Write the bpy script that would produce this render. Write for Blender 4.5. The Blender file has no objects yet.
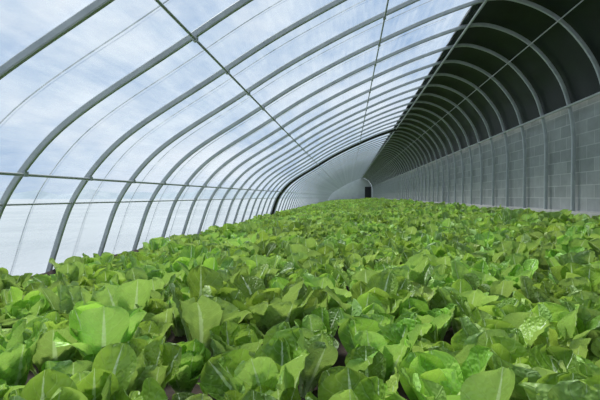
import bpy, bmesh, math, random
from mathutils import Vector, noise
random.seed(7)
S=bpy.context.scene
S.view_settings.view_transform='Standard'
def link(o,parent=None):
    S.collection.objects.link(o)
    if parent: o.parent=parent
    return o
def empty(n):
    e=bpy.data.objects.new(n,None); e.empty_display_size=.3; return link(e)
def meshobj(n,vs,fs,mat,parent=None,smooth=False):
    m=bpy.data.meshes.new(n); m.from_pydata(vs,[],fs); m.update()
    if mat: m.materials.append(mat)
    if smooth:
        for p in m.polygons:p.use_smooth=True
    return link(bpy.data.objects.new(n,m),parent)
# ---------- node helpers
def newmat(n):
    m=bpy.data.materials.new(n); m.use_nodes=True; nt=m.node_tree; nt.nodes.clear()
    return m,nt,nt.nodes.new('ShaderNodeOutputMaterial')
def N(nt,t,**k):
    n=nt.nodes.new(t)
    for a,b in k.items(): setattr(n,a,b)
    return n
def ramp(nt,src,stops):
    r=nt.nodes.new('ShaderNodeValToRGB'); e=r.color_ramp.elements
    while len(e)<len(stops): e.new(.5)
    for i,(p,c) in enumerate(stops):
        e[i].position=p; e[i].color=(*c,1) if len(c)==3 else c
    nt.links.new(src,r.inputs[0]); return r.outputs[0]
def math_(nt,op,a,b=None,clamp=False):
    n=nt.nodes.new('ShaderNodeMath'); n.operation=op; n.use_clamp=clamp
    for i,x in enumerate((a,b)):
        if x is None: continue
        if isinstance(x,(int,float)): n.inputs[i].default_value=x
        else: nt.links.new(x,n.inputs[i])
    return n.outputs[0]
def mixc(nt,f,a,b,bt='MIX'):
    n=nt.nodes.new('ShaderNodeMix'); n.data_type='RGBA'; n.blend_type=bt
    for i,x in ((0,f),(6,a),(7,b)):
        if isinstance(x,(int,float)): n.inputs[i].default_value=x
        elif isinstance(x,tuple): n.inputs[i].default_value=(*x,1)
        else: nt.links.new(x,n.inputs[i])
    return n.outputs[2]
def coords(nt,scale=(1,1,1),out='Object'):
    t=nt.nodes.new('ShaderNodeTexCoord'); mp=nt.nodes.new('ShaderNodeMapping')
    mp.inputs['Scale'].default_value=scale; nt.links.new(t.outputs[out],mp.inputs[0]); return mp.outputs[0]
def noisef(nt,vec,sc,det=4,rough=.5):
    n=nt.nodes.new('ShaderNodeTexNoise'); n.inputs['Scale'].default_value=sc; n.inputs['Detail'].default_value=det
    n.inputs['Roughness'].default_value=rough
    if vec is not None: nt.links.new(vec,n.inputs['Vector'])
    return n.outputs['Fac']
def simple(name,c1,c2,scale=8,rough=.6,metal=0,bump=.2,sc=(1,1,1),spec=.5):
    m,nt,o=newmat(name); v=coords(nt,sc); f=noisef(nt,v,scale,6,.6)
    p=N(nt,'ShaderNodeBsdfPrincipled'); p.inputs['Roughness'].default_value=rough; p.inputs['Metallic'].default_value=metal
    p.inputs['Specular IOR Level'].default_value=spec
    nt.links.new(ramp(nt,f,[(.3,c1),(.7,c2)]),p.inputs['Base Color'])
    if bump:
        b=N(nt,'ShaderNodeBump'); b.inputs['Strength'].default_value=bump; b.inputs['Distance'].default_value=.02
        nt.links.new(f,b.inputs['Height']); nt.links.new(b.outputs[0],p.inputs['Normal'])
    nt.links.new(p.outputs[0],o.inputs[0]); return m
M_steel=simple('galvanised_steel',(.34,.37,.38),(.46,.49,.50),5,.5,.0,.05)
M_black=simple('black_strap',(.008,.010,.010),(.02,.022,.022),5,.7)
M_rope=simple('press_rope',(.38,.42,.45),(.5,.54,.57),5,.8,bump=0)
M_cover=simple('dark_insulation_quilt',(.002,.005,.004),(.006,.013,.010),1.2,.5,0,.5,(2.5,.8,1),.25)
M_soil=simple('soil',(.022,.014,.011),(.065,.042,.032),6,.95,0,1)
M_out=simple('pale_outside_soil',(.22,.25,.27),(.40,.42,.43),.12,.95,0,0)
M_conc=simple('plinth_concrete',(.32,.32,.30),(.48,.48,.45),4,.9,0,.4)
M_door=simple('dark_door',(.012,.013,.015),(.025,.027,.03),3,.6)
M_end=simple('end_wall_panel',(.50,.53,.54),(.62,.65,.66),1,.8)
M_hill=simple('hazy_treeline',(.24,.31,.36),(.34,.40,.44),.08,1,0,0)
def blockmat():
    m,nt,o=newmat('concrete_block'); 
    t=N(nt,'ShaderNodeTexCoord'); sp=N(nt,'ShaderNodeSeparateXYZ'); cb=N(nt,'ShaderNodeCombineXYZ')
    nt.links.new(t.outputs['Object'],sp.inputs[0]); nt.links.new(sp.outputs[1],cb.inputs[0]); nt.links.new(sp.outputs[2],cb.inputs[1])
    b=N(nt,'ShaderNodeTexBrick'); nt.links.new(cb.outputs[0],b.inputs['Vector'])
    for k,vv in (('Scale',1),('Mortar Size',.012),('Brick Width',.6),('Row Height',.29),('Bias',0),('Mortar Smooth',.4)): b.inputs[k].default_value=vv
    b.inputs['Color1'].default_value=(.28,.30,.295,1); b.inputs['Color2'].default_value=(.37,.385,.38,1); b.inputs['Mortar'].default_value=(.47,.48,.475,1)
    f=noisef(nt,t.outputs['Object'],2.2,8,.7)
    c=mixc(nt,.55,b.outputs['Color'],ramp(nt,f,[(.3,(.55,.55,.54)),(.7,(1,1,1))]),'MULTIPLY')
    p=N(nt,'ShaderNodeBsdfPrincipled'); p.inputs['Roughness'].default_value=.9; nt.links.new(c,p.inputs['Base Color'])
    bp=N(nt,'ShaderNodeBump'); bp.inputs['Strength'].default_value=.1; bp.inputs['Distance'].default_value=.01
    nt.links.new(b.outputs['Fac'],bp.inputs['Height']); bp.invert=True; nt.links.new(bp.outputs[0],p.inputs['Normal'])
    nt.links.new(p.outputs[0],o.inputs[0]); return m
M_block=blockmat()
def filmmat(name,lo,hi,tint):
    m,nt,o=newmat(name); v=coords(nt,(1,.55,1)); f=noisef(nt,v,.9,6,.65)
    v2=coords(nt,(4,.4,4)); f2=noisef(nt,v2,2.2,5,.6)
    s=math_(nt,'ADD',math_(nt,'MULTIPLY',f,.6),math_(nt,'MULTIPLY',f2,.4))
    fac=N(nt,'ShaderNodeMapRange'); nt.links.new(s,fac.inputs[0])
    for i,x in enumerate((.38,.62,lo,hi)): fac.inputs[i+1].default_value=x
    tr=N(nt,'ShaderNodeBsdfTransparent'); tr.inputs[0].default_value=(*tint,1)
    tl=N(nt,'ShaderNodeBsdfTranslucent'); tl.inputs[0].default_value=(.47,.51,.56,1)
    df=N(nt,'ShaderNodeBsdfDiffuse'); df.inputs[0].default_value=(.6,.66,.7,1)
    gl=N(nt,'ShaderNodeBsdfGlossy'); gl.inputs['Roughness'].default_value=.25
    m1=N(nt,'ShaderNodeMixShader'); m1.inputs[0].default_value=.25; nt.links.new(tl.outputs[0],m1.inputs[1]); nt.links.new(df.outputs[0],m1.inputs[2])
    m2=N(nt,'ShaderNodeMixShader'); nt.links.new(fac.outputs[0],m2.inputs[0]); nt.links.new(tr.outputs[0],m2.inputs[1]); nt.links.new(m1.outputs[0],m2.inputs[2])
    m3=N(nt,'ShaderNodeMixShader'); m3.inputs[0].default_value=.04; nt.links.new(m2.outputs[0],m3.inputs[1]); nt.links.new(gl.outputs[0],m3.inputs[2])
    nt.links.new(m3.outputs[0],o.inputs[0]); return m
M_film=filmmat('greenhouse_film',.05,.55,(.90,.94,.985))
M_film2=filmmat('skirt_film',.10,.55,(.88,.92,.96))
# ---------- arch profile
P=[(-4.8,-.1),(-4.62,.45),(-4.44,.96),(-4.2,1.38),(-3.7,1.96),(-3.0,2.45),(-2.07,2.99),(-1.22,3.52),(-.13,4.08),(.65,4.43),(1.7,4.87),(2.8,5.2),(3.5,5.1),(4.2,4.68),(4.75,3.98),(5.0,3.3),(5.1,2.6),(5.1,1.5),(5.1,.3)]
def cr(P,n=5):
    out=[];Q=[P[0]]+P+[P[-1]]
    for i in range(1,len(Q)-2):
        p0,p1,p2,p3=[Vector(q) for q in Q[i-1:i+3]]
        for k in range(n):
            t=k/n
            out.append(.5*((2*p1)+(p2-p0)*t+(2*p0-5*p1+4*p2-p3)*t*t+(3*p1-p0-3*p2+p3)*t**3))
    out.append(Vector(P[-1])); return out
C=cr(P)
for _ in range(6):
    D=[c.copy() for c in C]
    for i in range(1,len(C)-1):
        if C[i].x<2.5: D[i]=C[i]*.5+(C[i-1]+C[i+1])*.25
    C=D
def normals(C):
    r=[]
    for i in range(len(C)):
        d=(C[min(i+1,len(C)-1)]-C[max(i-1,0)]).normalized(); r.append(Vector((-d.y,d.x)))
    return r
NC=normals(C)
iR=min(range(len(C)),key=lambda i:(C[i]-Vector((2.8,5.2))).length)
iW=min(range(len(C)),key=lambda i:(C[i]-Vector((5.0,3.3))).length)
Y0,Y1=-4.0,98.0
frame=empty('greenhouse_steel_frame')
def archmesh(name,hw,hd,i0,i1,mat,off=0):
    b=.3; sec=[(-hw,-hd*(1-b)),(-hw*(1-b),-hd),(hw*(1-b),-hd),(hw,-hd*(1-b)),(hw,hd*(1-b)),(hw*(1-b),hd),(-hw*(1-b),hd),(-hw,hd*(1-b))]
    vs=[];fs=[]
    for i in range(i0,i1+1):
        for (a,c) in sec:
            q=C[i]+NC[i]*(c+off); vs.append((q.x,a,q.y))
    n=i1-i0+1
    for i in range(n-1):
        for k in range(8):
            fs.append((i*8+k,i*8+(k+1)%8,(i+1)*8+(k+1)%8,(i+1)*8+k))
    fs.append(tuple(range(8))); fs.append(tuple((n-1)*8+k for k in range(8))[::-1])
    m=bpy.data.meshes.new(name); m.from_pydata(vs,[],fs); m.update(); m.materials.append(mat); return m
am=archmesh('arch_rib',.026,.040,0,len(C)-1,M_steel)
ribs=[]
k=-8
while True:
    y=6.42+1.385*k
    if y>Y1-.6: break
    if y>Y0:
        o=bpy.data.objects.new('arch_rib_%d'%(k+9),am); o.location=(0,y,0); link(o,frame); ribs.append(y)
    k+=1
sm=archmesh('black_strap',.26,.08,0,iR,M_black,-.04)
o=bpy.data.objects.new('partition_seam_arch',sm); o.location=(0,26.1,0); link(o,frame)
def tube(name,x,z,r,mat,parent,y0=Y0,y1=Y1-.5,seg=8):
    vs=[];fs=[]
    for y in (y0,y1):
        for k in range(seg):
            a=2*math.pi*k/seg; vs.append((x+r*math.cos(a),y,z+r*math.sin(a)))
    for k in range(seg): fs.append((k,(k+1)%seg,seg+(k+1)%seg,seg+k))
    fs.append(tuple(range(seg))); fs.append(tuple(range(seg,2*seg))[::-1])
    return meshobj(name,vs,fs,mat,parent,True)
def at(x):
    for i in range(len(C)-1):
        if C[i].x<=x<=C[i+1].x:
            t=(x-C[i].x)/(C[i+1].x-C[i].x); return C[i].lerp(C[i+1],t)-NC[i]*.055
PX=[(-4.10,.02),(-1.86,.017),(.6,.016),(2.72,.03)]
for j,(x,r) in enumerate(PX):
    q=at(x); tube('purlin_%d'%(j+1),q.x,q.y,r,M_steel,frame)
tube('purlin_5',-4.36,1.09,.014,M_steel,frame)
q=C[iW]; tube('purlin_6',q.x-.05,q.y-.05,.03,M_steel,frame)
tube('purlin_7',4.1,4.66,.012,M_steel,frame)
def clampmesh():
    vs=[];fs=[]
    for x,_ in PX[:3]:
        q=at(x)
        b=len(vs)
        for dx in (-.025,.025):
            for dy in (-.035,.035):
                for dz in (-.025,.04): vs.append((q.x+dx,dy,q.y+dz))
        for f in ((0,1,3,2),(4,6,7,5),(0,4,5,1),(2,3,7,6),(0,2,6,4),(1,5,7,3)): fs.append(tuple(b+i for i in f))
    m=bpy.data.meshes.new('clamps'); m.from_pydata(vs,[],fs); m.materials.append(M_steel); return m
cm=clampmesh()
for j,y in enumerate(ribs[:40]):
    o=bpy.data.objects.new('purlin_clamps_%d'%(j+1),cm); o.location=(0,y,0); link(o,frame)
def sheet(name,i0,i1,off,mat,ny,y0=Y0,y1=Y1,wob=0):
    vs=[];fs=[];n=i1-i0+1
    for j in range(ny+1):
        y=y0+(y1-y0)*j/ny
        for i in range(i0,i1+1):
            w=wob*noise.noise(Vector((C[i].x*2,y*1.3,C[i].y*2))) if wob else 0
            q=C[i]+NC[i]*(off+w); vs.append((q.x,y,q.y))
    for j in range(ny):
        for i in range(n-1): fs.append((j*n+i,j*n+i+1,(j+1)*n+i+1,(j+1)*n+i))
    return meshobj(name,vs,fs,mat,None,True)
iP=min(range(len(C)),key=lambda i:(C[i]-Vector((-4.22,1.38))).length)
sheet('ceiling_plastic_film',iP,iR,.065,M_film,200,wob=.02)
sheet('wall_left_plastic_skirt',0,iP,.065,M_film2,200,wob=.02)
sheet('ceiling_insulation_quilt',iR-1,iW,.085,M_cover,400,wob=.03)
rm=archmesh('rope',.006,.006,0,iR-3,M_rope,.11)
for j,y in enumerate(ribs[:-1]):
    o=bpy.data.objects.new('film_press_rope_%d'%(j+1),rm); o.location=(0,y+.7,0); link(o,frame)
# ground
def sm_(t): t=max(0,min(1,t)); return t*t*(3-2*t)
def gz(x): return .33*sm_((x-.5)/4.0)-.18*sm_((-1.2-x)/2.2)
vs=[];fs=[];nx=80;ny=400
for j in range(ny+1):
    y=Y0+(Y1-Y0)*(j/ny)
    for i in range(nx+1):
        x=-4.9+10.2*i/nx
        e=.22*math.exp(-((x+4.68)/.16)**2)
        vs.append((x,y,gz(x)+e+.05*noise.noise(Vector((x*3,y*3,0)))))
for j in range(ny):
    for i in range(nx): fs.append((j*(nx+1)+i,j*(nx+1)+i+1,(j+1)*(nx+1)+i+1,(j+1)*(nx+1)+i))
meshobj('floor',vs,fs,M_soil,None,True)
Z=-.30
vs=[(-400,-300,Z),(400,-300,Z),(400,600,Z),(-400,600,Z)];fs=[(0,1,2,3)];n=240
for i in range(n+1):
    a=math.radians(-60+250*i/n); r=260
    hh=3+5*abs(noise.noise(Vector((i*.09,0,3))))+2.5*noise.noise(Vector((i*.35,5,0)))+1.5*noise.noise(Vector((i*1.1,2,0)))
    X,Yy=-r*math.cos(a),r*math.sin(a)
    vs+= [(X,Yy,-1),(X*1.05,Yy*1.05,hh),(X*1.3,Yy*1.3,-1)]
for i in range(n):
    b=4+i*3; fs+=[(b,b+3,b+4,b+1),(b+1,b+4,b+5,b+2)]
g=meshobj('ground_outside',vs,fs,M_out); g.data.materials.append(M_hill)
for p in g.data.polygons: p.material_index=0 if p.index==0 else 1
def box(name,a,b,mat,parent=None,bev=.01):
    bm=bmesh.new(); bmesh.ops.create_cube(bm,size=1)
    for v in bm.verts: v.co=Vector([(a[i]+b[i])/2+v.co[i]*(b[i]-a[i]) for i in range(3)])
    if bev: bmesh.ops.bevel(bm,geom=bm.edges[:],offset=bev,segments=2,affect='EDGES')
    m=bpy.data.meshes.new(name); bm.to_mesh(m); m.materials.append(mat); return link(bpy.data.objects.new(name,m),parent)
box('wall_right',(5.2,Y0,-.3),(5.55,Y1,3.42),M_block)
box('baseboard_right',(4.95,Y0,.1),(5.2,Y1-.5,.86),M_conc,None,.02)
pts=[(q.x,Y1,q.y) for q in C]
m=bpy.data.meshes.new('wall_far'); m.from_pydata(pts,[],[tuple(range(len(pts)))]); m.materials.append(M_end); link(bpy.data.objects.new('wall_far',m))
box('door_1',(3.5,Y1-.3,.3),(4.9,Y1-.05,3.3),M_door)
# ---------- plants
def leafmat():
    m,nt,o=newmat('cabbage_leaf')
    uv=N(nt,'ShaderNodeUVMap'); uv.uv_map='UVMap'; sp=N(nt,'ShaderNodeSeparateXYZ'); nt.links.new(uv.outputs[0],sp.inputs[0])
    u=math_(nt,'ABSOLUTE',math_(nt,'SUBTRACT',math_(nt,'MULTIPLY',sp.outputs[0],2),1)); v=sp.outputs[1]
    oi=N(nt,'ShaderNodeObjectInfo'); rnd=oi.outputs['Random']
    at_=N(nt,'ShaderNodeAttribute'); at_.attribute_name='leafrnd'; lr=at_.outputs['Fac']
    tc=N(nt,'ShaderNodeTexCoord'); f=noisef(nt,tc.outputs['Object'],14,4,.6)
    vo=N(nt,'ShaderNodeTexVoronoi'); vo.feature='SMOOTH_F1'; vo.inputs['Scale'].default_value=70; nt.links.new(tc.outputs['Object'],vo.inputs['Vector'])
    base=ramp(nt,lr,[(0,(.065,.17,.022)),(.4,(.19,.40,.042)),(.7,(.40,.65,.095)),(1,(.66,.84,.30))])
    base=mixc(nt,math_(nt,'MULTIPLY',f,.3),base,(.36,.58,.09))
    hs=N(nt,'ShaderNodeHueSaturation'); nt.links.new(base,hs.inputs['Color'])
    nt.links.new(math_(nt,'ADD',.70,math_(nt,'MULTIPLY',rnd,.62)),hs.inputs['Value'])
    nt.links.new(math_(nt,'ADD',.472,math_(nt,'MULTIPLY',rnd,.036)),hs.inputs['Hue'])
    c=hs.outputs[0]
    s=math_(nt,'FRACT',math_(nt,'MULTIPLY',math_(nt,'SUBTRACT',v,math_(nt,'MULTIPLY',u,.22)),8))
    ve=math_(nt,'SUBTRACT',1,math_(nt,'MULTIPLY',math_(nt,'ABSOLUTE',math_(nt,'SUBTRACT',s,.5)),12),True)
    c=mixc(nt,math_(nt,'MULTIPLY',ve,.22),c,(.56,.74,.34))
    mr=N(nt,'ShaderNodeMapRange'); nt.links.new(v,mr.inputs[0])
    for i,x in enumerate((.1,.95,.28,.035)): mr.inputs[i+1].default_value=x
    mid=math_(nt,'SUBTRACT',1,math_(nt,'DIVIDE',u,mr.outputs[0]),True)
    mid=math_(nt,'MULTIPLY',mid,2.2,True)
    pet=N(nt,'ShaderNodeMapRange'); nt.links.new(v,pet.inputs[0])
    for i,x in enumerate((.20,.36,1,0)): pet.inputs[i+1].default_value=x
    mm=math_(nt,'MAXIMUM',mid,pet.outputs[0])
    c=mixc(nt,math_(nt,'MULTIPLY',mm,.9),c,(.74,.85,.58))
    ge=N(nt,'ShaderNodeNewGeometry')
    c=mixc(nt,math_(nt,'MULTIPLY',ge.outputs['Backfacing'],.3),c,(.42,.56,.32))
    p=N(nt,'ShaderNodeBsdfPrincipled'); nt.links.new(c,p.inputs['Base Color']); p.inputs['Roughness'].default_value=.42
    p.inputs['Specular IOR Level'].default_value=.55
    h=math_(nt,'ADD',math_(nt,'MULTIPLY',vo.outputs['Distance'],-1.0),math_(nt,'MULTIPLY',ve,-.35))
    b=N(nt,'ShaderNodeBump'); b.inputs['Strength'].default_value=.7; b.inputs['Distance'].default_value=.013
    nt.links.new(h,b.inputs['Height']); nt.links.new(b.outputs[0],p.inputs['Normal'])
    tl=N(nt,'ShaderNodeBsdfTranslucent'); nt.links.new(mixc(nt,.45,c,(.64,.90,.12)),tl.inputs[0]); 
    mx=N(nt,'ShaderNodeMixShader'); mx.inputs[0].default_value=.37; nt.links.new(p.outputs[0],mx.inputs[1]); nt.links.new(tl.outputs[0],mx.inputs[2])
    nt.links.new(mx.outputs[0],o.inputs[0]); return m
M_leaf=leafmat()
def wprof(v):
    pw=.17*(1-v)+.03
    if v<.18: return pw
    t=(v-.18)/.82
    return max(pw*(1-t),(math.sin(math.pi*min(1,t**1.05*.6+ (t**7)*.4)))**.64) if t<1 else .0
def plant(seed,tall,nleaf,crink):
    R=random.Random(seed+50); vs=[];fs=[];uvs=[];lr=[]
    NU,NV=14,22
    for l in range(nleaf):
        a=l*2.399+R.uniform(-.3,.3); q=l/(nleaf-1)
        L=(.28+.10*min(1,q*1.6))*R.uniform(.80,1.2)*tall
        W=(.057+.034*min(1,q*1.5))*R.uniform(.85,1.2)*tall
        th0=math.radians(2+26*q+R.uniform(-6,6)); th1=th0+math.radians(R.uniform(-20,10)+22*q*q*R.uniform(0,1.5))
        if R.random()<.12: th1+=math.radians(R.uniform(30,80))
        twist=R.uniform(-.7,.7); cup=R.uniform(.2,.9)*(1.1-q*.4); ph=R.uniform(0,6.28); kf=R.uniform(12,20); wa=R.uniform(.07,.19)
        b=len(vs); rv=min(1,max(0,R.gauss(.76-.5*q,.26)))
        px,pz=.012+.02*q,0.0; ds=L/NV
        ca,sa=math.cos(a),math.sin(a)
        for j in range(NV+1):
            v=j/NV; th=th0+(th1-th0)*v**1.6
            if j: px+=math.sin(th)*ds; pz+=math.cos(th)*ds
            nr,nz=-math.cos(th),math.sin(th)
            w=wprof(v)*W if v<1 else 0.018
            tw=twist*v
            for i in range(NU+1):
                u=2*i/NU-1
                s=u*w; cu=cup*w*u*u*(1 if v>.2 else .6)
                fade=min(1,max(0,(v-.2)*3))
                wv=wa*W*abs(u)**1.7*math.sin(kf*v+ph+(1.7 if u>0 else 0))*fade+.08*W*v**3*math.sin(3*u+ph)
                nn=noise.noise(Vector((s*55+seed*9,v*L*55,l*7.3)))*crink*fade*(1 if abs(u)>.08 else .3)
                h=cu+wv+nn-.008*math.exp(-(u/.12)**2)*(1-v)
                sl=s*math.cos(tw)-h*math.sin(tw); hh=s*math.sin(tw)+h*math.cos(tw)
                r=px+nr*hh; z=pz+nz*hh
                vs.append((r*ca-sl*sa,r*sa+sl*ca,z)); uvs.append((i/NU,v)); lr.append(rv)
        for j in range(NV):
            for i in range(NU):
                k=b+j*(NU+1)+i; fs.append((k,k+NU+1,k+NU+2,k+1))
    m=bpy.data.meshes.new('cabbage_plant_%d'%seed); m.from_pydata(vs,[],fs); m.update()
    ul=m.uv_layers.new(name='UVMap')
    for lp in m.loops: ul.data[lp.index].uv=uvs[lp.vertex_index]
    at=m.attributes.new('leafrnd','FLOAT','POINT'); at.data.foreach_set('value',lr)
    for p in m.polygons:p.use_smooth=True
    m.materials.append(M_leaf); return bpy.data.objects.new('cabbage_plant_%d'%seed,m)
col=bpy.data.collections.new('cabbage_plant_variants')
NVAR=12
for s in range(NVAR):
    col.objects.link(plant(s,random.uniform(.95,1.22),random.randint(14,18),[.008,.013,.020][s%3]))
pts=[];rot=[];scl=[];idx=[]
sp_=.385; y=.95
while y<Y1-1.5:
    x=-4.12
    while x<4.75:
        X=x+random.uniform(-.08,.08); Yy=y+random.uniform(-.08,.08)
        if random.random()>.01:
            pts.append((X,Yy,gz(X)+random.uniform(-.02,.03))); rot.append((random.uniform(-.24,.24),random.uniform(-.24,.24),random.uniform(0,6.28)))
            sc=random.uniform(.82,1.32)
            if X<-3.3: sc*=.88
            scl.append(sc); idx.append(random.randrange(NVAR))
        x+=sp_
    y+=sp_
pm=bpy.data.meshes.new('crop_points'); pm.from_pydata(pts,[],[])
a=pm.attributes.new('rot','FLOAT_VECTOR','POINT'); a.data.foreach_set('vector',[c for r in rot for c in r])
a=pm.attributes.new('scl','FLOAT','POINT'); a.data.foreach_set('value',scl)
a=pm.attributes.new('idx','INT','POINT'); a.data.foreach_set('value',idx)
crop=link(bpy.data.objects.new('leafy_cabbage_crop',pm))
ng=bpy.data.node_groups.new('crop_instances','GeometryNodeTree')
ng.interface.new_socket('Geometry',in_out='INPUT',socket_type='NodeSocketGeometry')
ng.interface.new_socket('Geometry',in_out='OUTPUT',socket_type='NodeSocketGeometry')
gi=ng.nodes.new('NodeGroupInput'); go=ng.nodes.new('NodeGroupOutput'); iop=ng.nodes.new('GeometryNodeInstanceOnPoints')
ci=ng.nodes.new('GeometryNodeCollectionInfo'); ci.inputs['Collection'].default_value=col
ci.inputs['Separate Children'].default_value=True; ci.inputs['Reset Children'].default_value=True
def na(n,t):
    x=ng.nodes.new('GeometryNodeInputNamedAttribute'); x.data_type=t; x.inputs['Name'].default_value=n; return x.outputs['Attribute']
L=ng.links.new
L(gi.outputs[0],iop.inputs['Points']); L(ci.outputs[0],iop.inputs['Instance']); iop.inputs['Pick Instance'].default_value=True
L(na('idx','INT'),iop.inputs['Instance Index'])
e2r=ng.nodes.new('FunctionNodeEulerToRotation'); L(na('rot','FLOAT_VECTOR'),e2r.inputs[0]); L(e2r.outputs[0],iop.inputs['Rotation'])
L(na('scl','FLOAT'),iop.inputs['Scale']); L(iop.outputs[0],go.inputs[0])
md=crop.modifiers.new('instances','NODES'); md.node_group=ng
# ---------- world & sun
w=bpy.data.worlds.new('sky'); S.world=w; w.use_nodes=True; nt=w.node_tree; nt.nodes.clear()
o=nt.nodes.new('ShaderNodeOutputWorld'); bg=nt.nodes.new('ShaderNodeBackground')
v=coords(nt,(1,1,2.2),'Generated'); f=noisef(nt,v,3,7,.6)
c=ramp(nt,f,[(.35,(.38,.53,.75)),(.5,(.56,.68,.84)),(.66,(.86,.91,.97))])
nt.links.new(c,bg.inputs[0]); bg.inputs[1].default_value=1.0; nt.links.new(bg.outputs[0],o.inputs[0])
sl=bpy.data.lights.new('sun','SUN'); sl.energy=6.4; sl.angle=math.radians(16); sl.color=(1,.97,.90)
so=link(bpy.data.objects.new('sun',sl)); so.rotation_euler=(math.radians(-22),math.radians(-30),0)
# camera
cd=bpy.data.cameras.new('camera'); cd.sensor_width=36; cd.lens=26; cd.clip_start=.05; cd.clip_end=1500
co=link(bpy.data.objects.new('camera',cd)); co.location=(0,0,1.2)
co.rotation_euler=(math.radians(90-.5),0,math.radians(6.46))
S.camera=co
